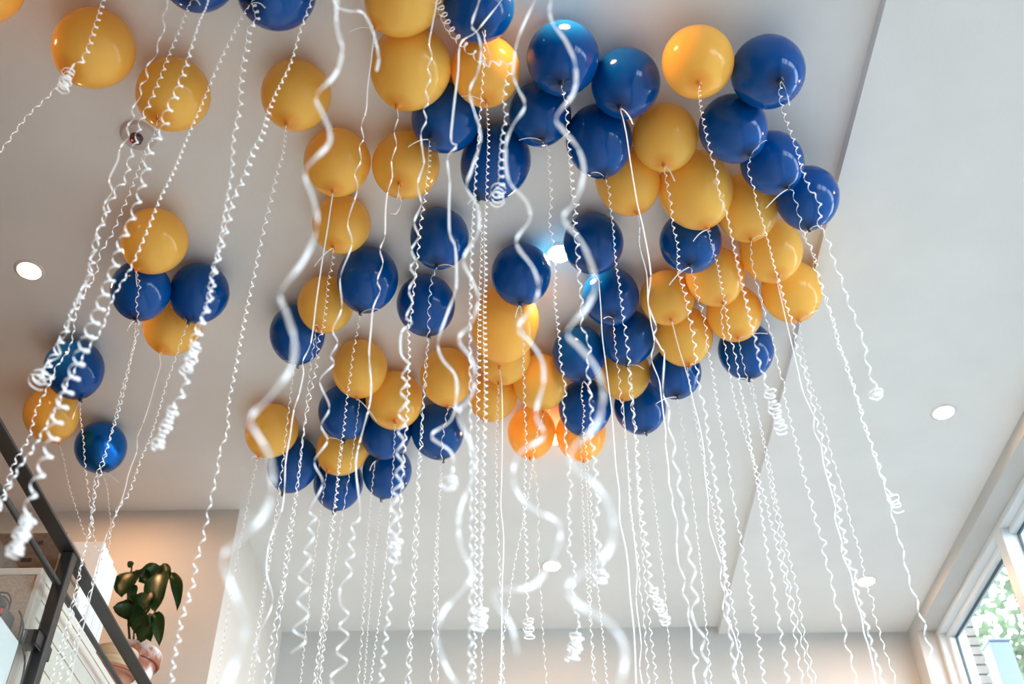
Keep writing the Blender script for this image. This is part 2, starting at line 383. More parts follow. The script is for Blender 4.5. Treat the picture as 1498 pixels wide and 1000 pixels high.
BLABEL = {
 0:'golden yellow balloon alone against the ceiling, furthest from the window wall',
 1:'golden yellow balloon next along the ceiling from the smoke detector, behind a bunched ribbon',
 2:'golden yellow balloon right beside the smoke detector',
 3:'royal blue balloon apart from the cluster, beside the ribbons over the smoke detector',
 4:'royal blue balloon apart from the cluster, two loose ribbons hanging in front',
 5:'golden yellow balloon standing alone between the smoke detector and the big cluster',
 6:'golden yellow balloon behind the blurred ribbon loop, resting on a larger yellow one',
 7:'large pale golden balloon, biggest yellow one beside the wide blurred ribbon',
 9:'bright yellow balloon right under the blue one crossed by knotted ribbons',
 10:'royal blue balloon tucked beneath the large pale golden balloon',
 11:'golden yellow balloon crossed by the widest blurred ribbon above a smaller yellow',
 12:'golden yellow balloon with only a short ribbon stub at its knot',
 13:'royal blue balloon behind the springy coiled ribbon',
 15:'royal blue balloon mostly hidden by the lamp-glared blue one',
 19:'royal blue balloon between the straight-ribboned blue one and two yellow ones',
 20:'golden yellow balloon between two blue ones resting on the biggest yellow',
 21:'royal blue balloon between the biggest yellow and two blue ones by the step',
 22:'golden yellow balloon under a blue one, crossed by a straight ribbon',
 24:'royal blue balloon between two other blue ones along the ceiling step',
 26:'golden yellow balloon squeezed between the biggest yellow and the step blue ones',
 27:'royal blue balloon under the biggest yellow, ringed by yellow balloons',
 28:'golden yellow balloon right under the blue one touching the ceiling step',
 30:'golden yellow balloon just under the blue one ringed by yellows',
 31:'golden yellow balloon overlapping the blue one with bare ceiling beyond',
 34:'golden yellow balloon between the smallest yellow and a half-hidden blue one',
 39:'golden yellow balloon half hidden beneath the tall elongated yellow one',
 40:'golden yellow balloon pressed against blue, over the two glowing ones',
 41:'golden yellow balloon furthest under the tall elongated one, behind coiled ribbons',
 42:'royal blue balloon with a small orange lamp glint behind blurred ribbon',
 43:'royal blue balloon between the lamp-flared blue one and a wedged yellow',
 44:'golden yellow balloon wedged between four blue balloons',
 45:'royal blue balloon half hidden beneath yellow, ribbon tail curling beside',
 46:'royal blue balloon in front of the glowing orange one',
 47:'royal blue balloon under the wedged yellow, dark knot against bare ceiling',
 50:'golden yellow balloon between yellow and blue ones, hooked ribbon tail',
 51:'royal blue balloon between two yellow ones, ribbon tail sticking out level',
 52:'golden yellow balloon between a blue one and the edge blue balloon',
 54:'royal blue balloon clear on grey ceiling, knot over another clear blue',
 55:'royal blue balloon clear on grey ceiling, under another clear blue',
 56:'golden yellow balloon over blue with a long thin arching tail',
 57:'golden yellow balloon overlapping two blue ones, crossed by bold curly ribbon',
 58:'golden yellow balloon over blue, crossed by the smooth wide ribbon',
 59:'royal blue balloon between two yellow ones beside a wavy ribbon',
 60:'royal blue balloon between yellow and the blue with visible dark knot',
 61:'royal blue balloon under yellow, crossed by the smooth ribbon curl',
 64:'golden yellow balloon half hidden beneath blue, nearest yellow to back wall',
 8:'royal blue balloon above the bright yellow one, crossed by knotted ribbons',
 14:'royal blue balloon with a bright white lamp glare across its top',
 16:'royal blue balloon with a small sharp lamp reflection and a straight ribbon',
 17:'bright golden balloon between two blue ones, near the ceiling step',
 18:'royal blue balloon highest up beside the ceiling step, white tail at its knot',
 23:'large pale golden balloon, biggest yellow one over a blue balloon in the cluster',
 25:'royal blue balloon touching the ceiling step, ribbon tail crossing its knot',
 29:'golden yellow balloon overlapping the ceiling step, last yellow one along it',
 32:'royal blue balloon with bare ceiling beyond it, beside the ceiling step',
 33:'smallest golden yellow balloon in the cluster, round and pale',
 35:'royal blue balloon partly covering the lit downlight',
 36:'royal blue balloon with a white lamp flare on its shoulder, below the downlight',
 37:'royal blue balloon rimmed by light from the downlight beside it',
 38:'tall elongated golden yellow balloon hanging low behind a blue one',
 48:'glowing orange-yellow balloon with the hidden downlight beside it, wholly round',
 49:'glowing orange-yellow balloon tucked behind a blue one, hidden downlight beside it',
 53:'royal blue balloon at the edge of the cluster behind the widest blurred ribbon',
 62:'golden yellow balloon at the cluster edge, half covered by the blurred ribbon bend',
 63:'royal blue balloon tucked below the edge yellow balloon near the loft wall',
 65:'royal blue balloon closest to the back wall, hanging beneath a yellow one',
 66:'royal blue balloon with its dark knot showing against the pale back wall',
 67:'golden yellow balloon on top of two blue ones in the small group of four',
 68:'royal blue balloon in the group of four, touching the yellow one above',
 69:'royal blue balloon in the group of four, crossed by a thick knotted ribbon',
 70:'golden yellow balloon underneath two blue ones in the small group of four',
 71:'royal blue balloon near the black railing, behind bunched curly ribbons',
 72:'golden yellow balloon near the black railing, below a blue one',
 73:'shiny metallic blue balloon near the black railing',
}
for i, it in enumerate(items):
    c = it['c']; R = it['t']*it['rho']; pos = CAM + it['d']*it['t']
    # the knot: where its sight line meets the (near) skin of the balloon
    kd = ray(*it['k']); oc = CAM-pos; rr = R*1.06
    bq = kd.dot(oc); disc = bq*bq-(oc.length_squared-rr*rr)
    hit = CAM + kd*(-bq - math.sqrt(disc)) if disc > 0 else CAM + kd*(-bq)
    ax = (hit-pos).normalized()
    if ax.z > -0.55:      # never let a balloon lie on its side
        ax.z = -0.55*1.2; ax.normalize()
    st = it['st']
    g = 'small group of four balloons' if 67 <= i <= 70 else ('golden yellow balloons in the cluster' if c == 'y' else 'royal blue balloons in the cluster')
    lab = BLABEL.get(i)
    if not lab:
        lo = it['y'] > 460
        if c == 'y': lab = 'golden yellow balloon packed among others in the cluster, on the side of the back wall' if lo else 'golden yellow balloon packed in the cluster, on the side away from back wall'
        else: lab = 'royal blue balloon packed among others in the cluster, on the side of the back wall' if lo else 'royal blue balloon packed in the cluster, on the side away from back wall'
        g += ', back wall side' if lo else ', far from back wall'
    KN.append((make_balloon(c, pos, R, ax, lab, g, st), R, ax))

# ------------------------------------------------------------------ ribbons
def frame_strip(bm, C, width, wdir=None):
    """a flat ribbon along the centre line C; its width stays as vertical as it can, as on a curled ribbon"""
    prev = None; n = len(C)
    for i, p in enumerate(C):
        t = (C[min(i+1, n-1)]-C[max(i-1, 0)])
        if t.length < 1e-9: t = Vector((0, 0, -1))
        t.normalize()
        w = wdir[i] if wdir else Vector((0, 0, 1))
        w = w - t*w.dot(t)
        if w.length < 0.12:
            w = Vector((1, 0.3, 0)); w = w - t*w.dot(t)
        w.normalize()
        ww = w*width/2
        a, b = bm.verts.new(p-ww), bm.verts.new(p+ww)
        if prev: bm.faces.new((prev[0], a, b, prev[1]))
        prev = (a, b)
def arclen(P):
    s = [0.0]
    for a, b in zip(P, P[1:]): s.append(s[-1]+(b-a).length)
    return s
def resample(P, step):
    s = arclen(P); out = []; j = 0; x = 0.0
    while x < s[-1]:
        while j < len(s)-2 and s[j+1] < x: j += 1
        seg = s[j+1]-s[j]; f = (x-s[j])/seg if seg > 1e-9 else 0
        out.append(P[j].lerp(P[j+1], f)); x += step
    out.append(P[-1]); return out
def helix(axis, amp, pitch, rng, fade=0.06, ampvar=0.35):
    """curl round an axis polyline; returns centre line and ribbon width directions (along the axis)"""
    step = pitch/10.0
    P = resample(axis, step); C = []; W = []; ph = rng.uniform(0, 6.28); s = 0.0
    f1, f2, o1, o2 = rng.uniform(2.0, 4.0), rng.uniform(5, 9), rng.uniform(0, 6), rng.uniform(0, 6)
    n = len(P)
    for i, p in enumerate(P):
        t = (P[min(i+2, n-1)]-P[max(i-2, 0)]).normalized()
        u = Vector((1, 0, 0)); u = (u-t*u.dot(t)).normalized(); v = t.cross(u)
        k = 1 + ampvar*math.sin(f1*s+o1)*0.6 + ampvar*math.sin(f2*s+o2)*0.4
        a = amp*k*min(1, s/fade)
        C.append(p+u*a*math.cos(ph)+v*a*math.sin(ph)); W.append(-t)
        s += step; ph += 2*PI*step/(pitch*(1+0.25*math.sin(f2*s*0.7+o2)))
    return C, W
def bunch_curve(p, rng, turns=7, r=0.016, pitch=0.008, lean=0.25):
    """the tight spring a curled ribbon ends in"""
    out = []; n = turns*14; ax = Vector((rng.uniform(-lean, lean), rng.uniform(-lean, lean), -1)).normalized()
    u = Vector((1, 0, 0)); u = (u-ax*u.dot(ax)).normalized(); v = ax.cross(u)
    ph0 = rng.uniform(0, 6.28)
    for i in range(n+1):
        a = 2*PI*i/14; k = min(1, i/10)
        rr = r*k*(1+0.3*math.sin(i*0.13))
        out.append(p + ax*(pitch*i/14) + u*rr*math.cos(a+ph0) + v*rr*math.sin(a+ph0) + Vector((rng.gauss(0, .0008), 0, rng.gauss(0, .0008))))
    return out
RW = 0.0056
def ribbon(label, group, axis=None, wave=None, amp=.010, pitch=.030, bunch=0, tail=None, seed=0, width=RW, lead=None, ampvar=.35, bunch_r=.016, bunch_pitch=.008, depth=0.7):
    rng = random.Random(seed); bm = bmesh.new()
    if tail: frame_strip(bm, tail, width)
    if lead: frame_strip(bm, resample(lead, .02), width)
    if axis:
        C, W = helix(axis, amp*0.56, pitch*1.42, rng, ampvar=ampvar)
    else:
        # wave: traced bends; between them the ribbon swings nearer and further, as a helix does
        px_, y0, start = wave
        n = 10; S = spline([Vector((a, b, 0)) for a, b in px_], n); C = [start] if start else []
        mt = [on_y(a, b, y0).x for a, b in px_]
        for i, p in enumerate(S):
            k = i//n; f = (i % n)/n; off = 0
            if k < len(px_)-1: off = math.sin(PI*f)*abs(mt[k+1]-mt[k])/2*depth*(1 if k % 2 else -1)
            C.append(on_y(p.x, p.y, y0+off))
        W = None
    if bunch:
        B = bunch_curve(C[-1], rng, bunch, bunch_r, bunch_pitch)
        if W: W = W + [Vector((0, 0, 1))]*len(B)
        C = C + B
    frame_strip(bm, C, width, W)
    me = bpy.data.meshes.new('curling_ribbon'); bm.to_mesh(me); bm.free()
    for p in me.polygons: p.use_smooth = True
    o = link('curling_ribbon', me, M['ribbon']); tag(o, label, 'ribbon', group)
    return o
def tail_curve(knot, px, rng):
    e = on_y(px[0], px[1], knot.y-0.035); m = (knot+e)/2 + Vector((rng.uniform(-.006, .006), -.02, rng.uniform(.004, .014)))
    return [knot*(1-t)**2 + m*2*t*(1-t) + e*t*t for t in [k/8 for k in range(9)]]

def pxs(s): 
    v = [float(a) for a in s.replace('(', ' ').replace(')', ' ').replace(',', ' ').split()]
    return list(zip(v[0::2], v[1::2]))
def plane_pts(s, y): return [on_y(a, b, y) for a, b in pxs(s)]

# ribbons traced from the photograph, keyed by the balloon they hang from; a ribbon hangs in the
# upright plane through its balloon's knot.  mode a = axis of a tight curl, w = the bends themselves
TR = {
1:('a','(100,108)(86,124)(70,142)(45,165)(28,185)(10,210)(-10,232)',dict(amp=.008,pitch=.05)),
2:('a','(234,175)(225,200)(213,222)(197,265)(187,290)(176,315)(163,345)(147,370)(141,400)(125,426)(112,458)(107,490)(99,515)(83,536)(72,563)(53,600)(43,640)(21,678)(0,739)(-20,790)',dict(amp=.008,pitch=.034)),
3:('a','(280,3)(265,40)(250,75)(235,115)(220,150)(208,175)(200,205)(190,235)(185,260)(170,280)(155,315)(140,355)(135,385)(128,415)(110,450)(98,480)(84,510)(66,545)',dict(amp=.013,pitch=.038,bunch=4,bunch_r=.02)),
4:('a','(368,8)(350,34)(320,95)(295,155)(275,200)(255,250)(235,290)(215,340)(196,383)(187,400)(165,437)(150,480)(131,507)(101,557)(83,595)(64,630)(45,662)(29,683)(8,725)(-15,780)',dict(amp=.007,pitch=.026)),
5:('a','(425,190)(415,222)(408,245)(400,280)(390,320)(382,355)(373,400)(366,430)(360,460)(352,500)(344,545)(335,590)(333,630)(322,660)(318,690)(308,735)(297,790)(287,820)(285,845)(275,880)(265,910)(262,935)(256,960)(250,1010)',dict(amp=.010,pitch=.034,bunch=6)),
6:('w','(553,40)(543,90)(538,127)(536,160)(529,184)(532,203)(526,214)(528,235)(519,254)(523,277)(509,325)(515,357)(498,405)(500,450)(487,482)(494,501)(484,520)(488,533)(468,557)(482,595)(470,622)(479,645)(460,675)(472,707)(453,746)(463,757)(451,770)(460,785)(445,805)(455,816)(437,842)(452,858)(435,878)(452,898)(429,920)(448,936)(425,955)',{}),
7:('w','(584,152)(583,172)(577,193)(580,212)(573,235)(574,258)(567,282)(564,310)(563,345)(556,365)(560,385)(552,410)(556,425)(546,450)(543,480)(540,520)(543,560)(541,590)(532,625)(523,660)(521,690)(527,754)(514,768)(519,784)(510,794)(519,810)(506,821)(515,837)(499,856)(498,883)(510,899)(496,915)(510,930)(492,952)(508,968)(484,989)(490,1010)(478,1030)',{}),
9:('a','(713,150)(715,200)(713,260)(712,300)(710,340)(711,400)(709,450)(710,520)(711,580)(709,640)(708,700)(708,747)(705,800)(704,850)(703,890)',dict(amp=.0085,pitch=.022,bunch=9,bunch_pitch=.006)),
10:('a','(633,206)(628,245)(623,285)(616,327)(612,370)(610,391)(604,437)(603,458)(598,477)(599,517)(598,560)(596,610)(592,660)(588,720)(584,780)(575,850)(565,930)(556,1010)',dict(amp=.009,pitch=.03)),
11:('w','(488,280)(480,330)(471,385)(463,440)(455,500)(443,528)(444,545)(438,575)(430,600)(424,640)(418,675)(416,720)(411,750)(395,790)(390,835)(399,880)(380,925)(374,948)(380,968)',{}),
12:('w','(587,270)(583,282)(587,296)(580,312)(571,312)',{}),
13:('a','(706,290)(705,340)(704,380)(702,440)(701,500)(700,560)(699,620)(698,680)(697,747)(697,830)(696,900)(694,1010)',dict(amp=.010,pitch=.026)),
14:('a','(826,124)(829,150)(830,175)(834,230)(836,250)(839,287)(845,303)(841,319)(845,362)(847,400)(851,437)(852,477)(863,506)(859,533)(862,560)(866,605)(864,630)(868,655)(872,690)(874,715)(876,738)(870,773)(877,800)(883,835)',dict(amp=.011,pitch=.04,bunch=4)),
15:('a','(794,204)(803,220)(804,250)(807,290)(804,327)(809,349)(813,400)(812,437)(816,472)(820,512)(820,528)(828,571)(824,587)(828,622)(827,640)(830,662)(836,678)(831,694)(836,707)(832,747)(835,781)(832,805)(841,829)(839,882)(847,905)(845,925)',dict(amp=.008,pitch=.03,bunch=8,bunch_pitch=.009)),
16:('w','(910,158)(912,175)(917,200)(922,235)(932,295)(942,338)(952,400)(948,442)(960,477)(957,490)(967,509)(972,520)(970,573)(979,597)(978,624)(988,651)(984,672)(995,694)(991,712)(1000,731)(999,745)(1006,765)(1002,781)(1011,800)(1007,816)(1018,834)(1011,856)(1022,874)(1012,890)(1018,915)(1031,933)(1026,952)(1036,971)(1031,990)(1040,1015)',{}),
17:('a','(1022,122)(1024,145)(1030,180)(1042,230)(1049,250)(1053,285)(1063,311)(1069,338)(1077,375)(1085,410)(1092,440)(1099,472)(1104,490)(1109,517)(1111,530)(1118,549)(1122,565)',dict(amp=.009,pitch=.032,bunch=9,bunch_pitch=.017,bunch_r=.014)),
18:('a','(1138,120)(1142,140)(1147,165)(1158,195)(1168,225)(1175,250)(1187,279)(1198,293)(1200,314)(1199,330)(1211,349)(1219,378)(1232,410)(1240,437)(1251,464)(1262,493)(1266,508)(1268,525)(1275,550)(1284,572)',dict(amp=.011,pitch=.045,bunch=3)),
19:('a','(888,252)(891,275)(893,300)(897,330)(900,370)(902,390)(907,420)(911,455)(916,490)(920,525)(922,560)(926,600)(931,640)(933,680)(936,720)(938,750)(945,790)(950,830)(952,860)',dict(amp=.010,pitch=.034,bunch=9,bunch_pitch=.014,bunch_r=.012)),
20:('a','(974,245)(976,268)(982,300)(985,330)(992,360)(993,395)(1003,430)(1009,460)(1016,500)(1020,540)(1024,570)(1032,600)(1036,640)(1043,680)(1049,720)(1057,770)(1060,830)(1066,900)(1078,1010)',dict(amp=.010,pitch=.036)),
21:('a','(1092,228)(1095,250)(1103,274)(1108,301)(1117,327)(1125,357)(1133,389)(1139,407)(1149,442)(1160,472)(1165,501)(1167,515)(1178,544)(1183,568)(1191,597)(1197,624)(1203,640)(1210,672)(1215,702)(1226,728)(1229,762)(1237,786)(1235,802)(1243,824)(1253,840)(1250,853)(1257,872)(1261,893)(1269,914)(1274,936)(1282,963)(1289,987)(1294,1010)',dict(amp=.008,pitch=.032)),
22:('w','(931,305)(936,330)(936,360)(946,400)(948,440)(952,470)(957,500)(953,525)(964,555)(967,576)(971,608)(974,630)(974,651)(978,683)(979,707)(984,726)(984,740)(991,765)(990,795)(993,825)(1002,848)(999,866)(1007,882)(1007,904)(1011,920)(1013,952)(1022,965)(1014,979)(1019,1010)',{}),
23:('a','(1034,330)(1043,362)(1051,392)(1056,421)(1061,442)(1068,490)(1072,504)(1078,530)(1084,570)(1093,610)(1100,660)(1110,720)(1120,790)(1130,850)(1140,910)(1155,1010)',dict(amp=.008,pitch=.03)),
24:('a','(1153,271)(1160,280)(1166,301)(1171,322)(1174,338)(1184,357)(1192,378)(1192,392)(1200,410)(1206,434)(1216,458)(1222,482)(1227,506)(1237,525)(1240,545)(1248,560)(1253,580)(1260,597)(1263,615)(1269,632)(1276,655)(1284,680)(1292,705)(1303,735)(1307,760)(1318,795)(1322,810)(1328,840)(1338,870)(1348,900)(1357,935)(1364,965)',dict(amp=.009,pitch=.05,ampvar=.6)),
25:('a','(1180,336)(1176,345)(1186,360)(1194,385)(1200,412)(1209,436)(1216,460)(1224,485)(1230,510)(1240,535)(1247,560)(1257,590)(1262,615)(1272,640)(1282,668)(1292,698)(1302,724)',dict(amp=.010,pitch=.04,bunch=4,bunch_pitch=.018)),
26:('a','(1095,346)(1100,381)(1107,413)(1115,442)(1123,472)(1131,498)(1141,544)(1149,565)(1147,576)(1155,608)(1163,640)(1169,662)(1175,691)(1183,718)(1187,733)(1194,762)(1201,784)(1207,794)(1205,808)(1213,834)(1217,848)(1221,875)(1229,899)(1235,915)(1238,941)(1246,965)(1256,1010)',dict(amp=.008,pitch=.042)),
28:('w','(1138,407)(1137,413)(1144,442)(1152,477)(1160,510)(1167,539)(1175,573)(1190,608)(1191,630)(1201,651)(1205,678)(1213,707)(1222,740)(1222,760)(1231,790)(1232,810)(1245,840)(1250,870)(1260,900)(1264,925)(1272,950)(1285,1010)',{}),
29:('a','(1168,468)(1173,504)(1186,560)(1205,614)(1213,651)(1218,670)(1231,710)(1239,742)(1248,776)(1258,805)(1262,826)(1269,861)(1279,880)(1277,893)(1285,917)(1296,955)(1306,981)(1316,1015)',dict(amp=.008,pitch=.04)),
30:('a','(1058,442)(1056,460)(1060,500)(1067,540)(1075,585)(1085,620)(1098,660)(1109,690)(1113,710)(1122,735)(1127,760)(1135,786)(1142,821)(1149,848)(1155,883)(1162,920)(1167,957)(1178,1010)',dict(amp=.009,pitch=.036)),
31:('a','(1078,495)(1085,520)(1095,560)(1105,590)(1113,620)(1121,656)(1130,694)(1135,728)(1151,800)(1165,856)(1175,917)(1186,968)(1199,1010)',dict(amp=.008,pitch=.036)),
27:('a','(1014,388)(1017,410)(1020,430)(1028,455)(1033,480)(1036,510)(1042,540)(1048,580)(1055,620)(1064,660)(1068,700)(1076,745)(1084,790)(1094,850)(1103,900)(1112,950)(1120,1010)',dict(amp=.010,pitch=.036)),
33:('w','(983,468)(988,490)(995,515)(1003,540)(1008,558)(1015,590)(1024,625)(1030,660)(1031,690)(1036,730)(1037,765)(1047,800)(1055,825)(1054,848)(1060,868)(1058,895)(1073,925)(1080,955)(1075,975)(1085,1010)',{}),
37:('a','(762,442)(765,470)(767,500)(766,530)(767,560)(768,600)(770,640)(769,680)(768,720)(767,745)(770,790)(771,830)(772,880)(771,905)',dict(amp=.008,pitch=.03,bunch=8,bunch_pitch=.009)),
38:('w','(733,527)(734,560)(735,600)(735,650)(734,700)(733,740)(737,790)(735,850)(734,920)(733,1010)',{}),
40:('a','(793,599)(785,640)(778,690)(770,740)(762,780)(752,830)(745,880)(737,930)(730,1010)',dict(amp=.007,pitch=.034)),
48:('a','(786,667)(785,700)(787,740)(788,780)(788,820)(791,860)(793,900)(796,950)(801,1010)',dict(amp=.008,pitch=.06)),
35:('w','(870,392)(876,410)(879,450)(881,490)(886,530)(891,570)(895,600)(898,640)(901,680)(906,720)(907,760)(917,810)(922,870)(928,930)(931,1010)',{}),
36:('a','(898,466)(899,490)(902,520)(906,550)(908,580)(912,610)(915,640)(918,670)(921,700)(922,740)(926,770)(934,820)(936,860)(941,890)(944,930)(950,1010)',dict(amp=.008,pitch=.04)),
42:('a','(852,555)(851,580)(855,600)(853,625)(858,660)(862,700)(866,750)(872,800)(874,850)(879,900)(884,950)(889,1010)',dict(amp=.008,pitch=.03)),
44:('w','(911,583)(913,610)(916,640)(919,690)(922,735)(926,770)(932,830)(931,880)(938,940)(936,975)(942,1010)',{}),
50:('a','(490,362)(487,385)(481,410)(478,440)(473,480)(466,500)(464,530)(456,570)(448,610)(442,650)(436,700)(430,740)(421,790)(415,850)(405,900)(395,950)(387,1010)',dict(amp=.011,pitch=.034)),
51:('a','(527,455)(522,490)(517,515)(512,555)(507,590)(503,630)(497,670)(493,720)(487,770)(480,830)(474,890)(466,950)(458,1010)',dict(amp=.010,pitch=.030)),
54:('a','(635,386)(632,410)(628,450)(627,490)(624,520)(621,550)(620,590)(616,640)(612,690)(610,740)(606,790)(604,850)(600,920)(596,1010)',dict(amp=.011,pitch=.044)),
55:('a','(628,488)(625,520)(623,560)(618,600)(617,650)(613,700)(612,740)(611,790)(608,840)(605,890)(602,940)(599,1010)',dict(amp=.010,pitch=.044)),
58:('a','(652,590)(648,640)(645,700)(642,750)(638,800)(637,850)(635,900)(632,950)(630,1010)',dict(amp=.009,pitch=.046)),
67:('a','(200,394)(205,420)(200,440)(203,480)(195,510)(188,545)(180,580)(172,610)(163,635)(155,665)(150,685)(140,720)(137,750)(132,780)(122,810)(115,850)(108,890)(95,950)(85,1010)',dict(amp=.008,pitch=.034)),
69:('a','(272,470)(265,500)(255,530)(244,560)(233,600)(220,640)(207,670)(197,700)(187,725)(172,745)(163,775)(150,810)(138,845)(128,880)(118,910)(108,950)(95,1010)',dict(amp=.010,pitch=.036)),
70:('w','(239,512)(235,535)(226,565)(219,590)(209,620)(201,640)(200,660)(189,690)(183,715)(175,740)(161,770)(150,800)(143,830)(133,870)(125,905)(113,950)(100,1010)',{}),
68:('a','(203,468)(197,500)(187,540)(176,580)(165,625)(155,660)(140,700)(136,740)(128,790)(118,830)(106,880)(90,940)(72,1010)',dict(amp=.007,pitch=.034)),
71:('a','(116,583)(118,610)(122,640)(124,670)(127,700)(131,730)(135,760)(139,790)(146,810)',dict(amp=.006,pitch=.034)),
72:('a','(86,647)(93,670)(98,695)(104,720)(112,745)(120,770)(128,790)',dict(amp=.005,pitch=.036)),
73:('a','(153,688)(157,715)(160,745)(163,770)(160,800)',dict(amp=.006,pitch=.032)),
}
RG = 'white curling ribbons hanging from the balloons'
cname = {'y':'golden yellow', 'b':'royal blue', 'm':'metallic blue'}
RLAB = {
1:'white ribbon swinging sideways from the yellow balloon next along from the smoke detector',
2:'thin curled white ribbon hanging from the yellow balloon beside the smoke detector',
3:'curled white ribbon passing over the smoke detector, ending in a loose tangle',
4:'thin tightly curled white ribbon crossing the yellow balloon of the group of four',
5:'evenly curled white ribbon from the lone yellow balloon, passing before the loft wall',
6:'wavy white ribbon ending in wide loose zigzag bends before the back wall',
7:'wavy white ribbon from the large yellow balloon beside the wide blurred ribbon',
9:'tightly coiled white ribbon ending in a short spring below the cluster',
12:'short curled white ribbon stub on a yellow balloon knot',
14:'curled white ribbon from the blue balloon with the lamp glare',
15:'curled white ribbon passing the lit downlight, ending in a hanging spring',
16:'nearly straight white ribbon from blue balloon with the small lamp reflection, wavy lower down',
17:'curled white ribbon ending in a bunched knot beside the ceiling step',
18:'curled white ribbon from the blue balloon at the ceiling step, ending in mid-air',
19:'curled white ribbon ending in a wide open spring before the back wall',
24:'long curled white ribbon with tangles reaching down beside the window',
25:'tangled white ribbon ending in a bunch next to the lowered ceiling downlight',
28:'smooth white ribbon crossing the ceiling step from a yellow balloon',
37:'curled white ribbon ending in a big tangled spring below the downlight',
67:'curled white ribbon over the metallic blue balloon',
69:'curled white ribbon from the blue balloon of the group of four, before the railing',
70:'smooth thin white ribbon from the lowest yellow balloon of the group of four',
71:'thin white ribbon from the blue balloon near the black railing',
72:'thin white ribbon from the yellow balloon near the black railing',
73:'thin short white ribbon below the metallic blue balloon',
}
for i, (base, R, ax) in enumerate(KN):
    rng = random.Random(100+i)
    knot = base + ax*0.03*R
    tl = tail_curve(knot, BAL[i][7], rng) if BAL[i][7] else None
    c = BAL[i][0]
    if i in TR:
        mode, s, kw = TR[i]; pts = plane_pts(s, knot.y-0.01); pts[0] = knot
        kw = dict(kw)
        if mode == 'a':
            kw['axis'] = spline(pts, 6); shp = 'tightly curled'
            kw['pitch'] = kw.get('pitch', .03)*0.95
        else: kw['wave'] = (pxs(s)[1:], knot.y-0.01, knot); shp = 'loosely waved'
    else:
        if i == 0: continue
        L = rng.uniform(2.3, 2.9); sw = rng.uniform(-.05, .05); n = 14; pts = []
        ph = rng.uniform(0, 6)
        for k in range(n+1):
            f = k/n
            pts.append(knot + Vector((sw*f*f+.012*math.sin(ph+7*f), .02*math.sin(ph*2+4*f), -L*f)))
        kw = dict(axis=spline(pts, 6), amp=rng.uniform(.006, .010), pitch=rng.uniform(.028, .044)); shp = 'tightly curled'
    lab = RLAB.get(i)
    if not lab:
        who = BLABEL[i].replace('royal blue', 'blue').replace('golden yellow', 'yellow').replace(',', '')
        for pre in (shp+' white ribbon tied to the ', 'white ribbon tied to the ', 'white ribbon of the ', 'ribbon of '):
            lab = pre+who
            if len(lab.split()) <= 16: break
    ribbon(lab, RG, tail=tl, seed=i, width=rng.uniform(.0044, .0055), **kw)

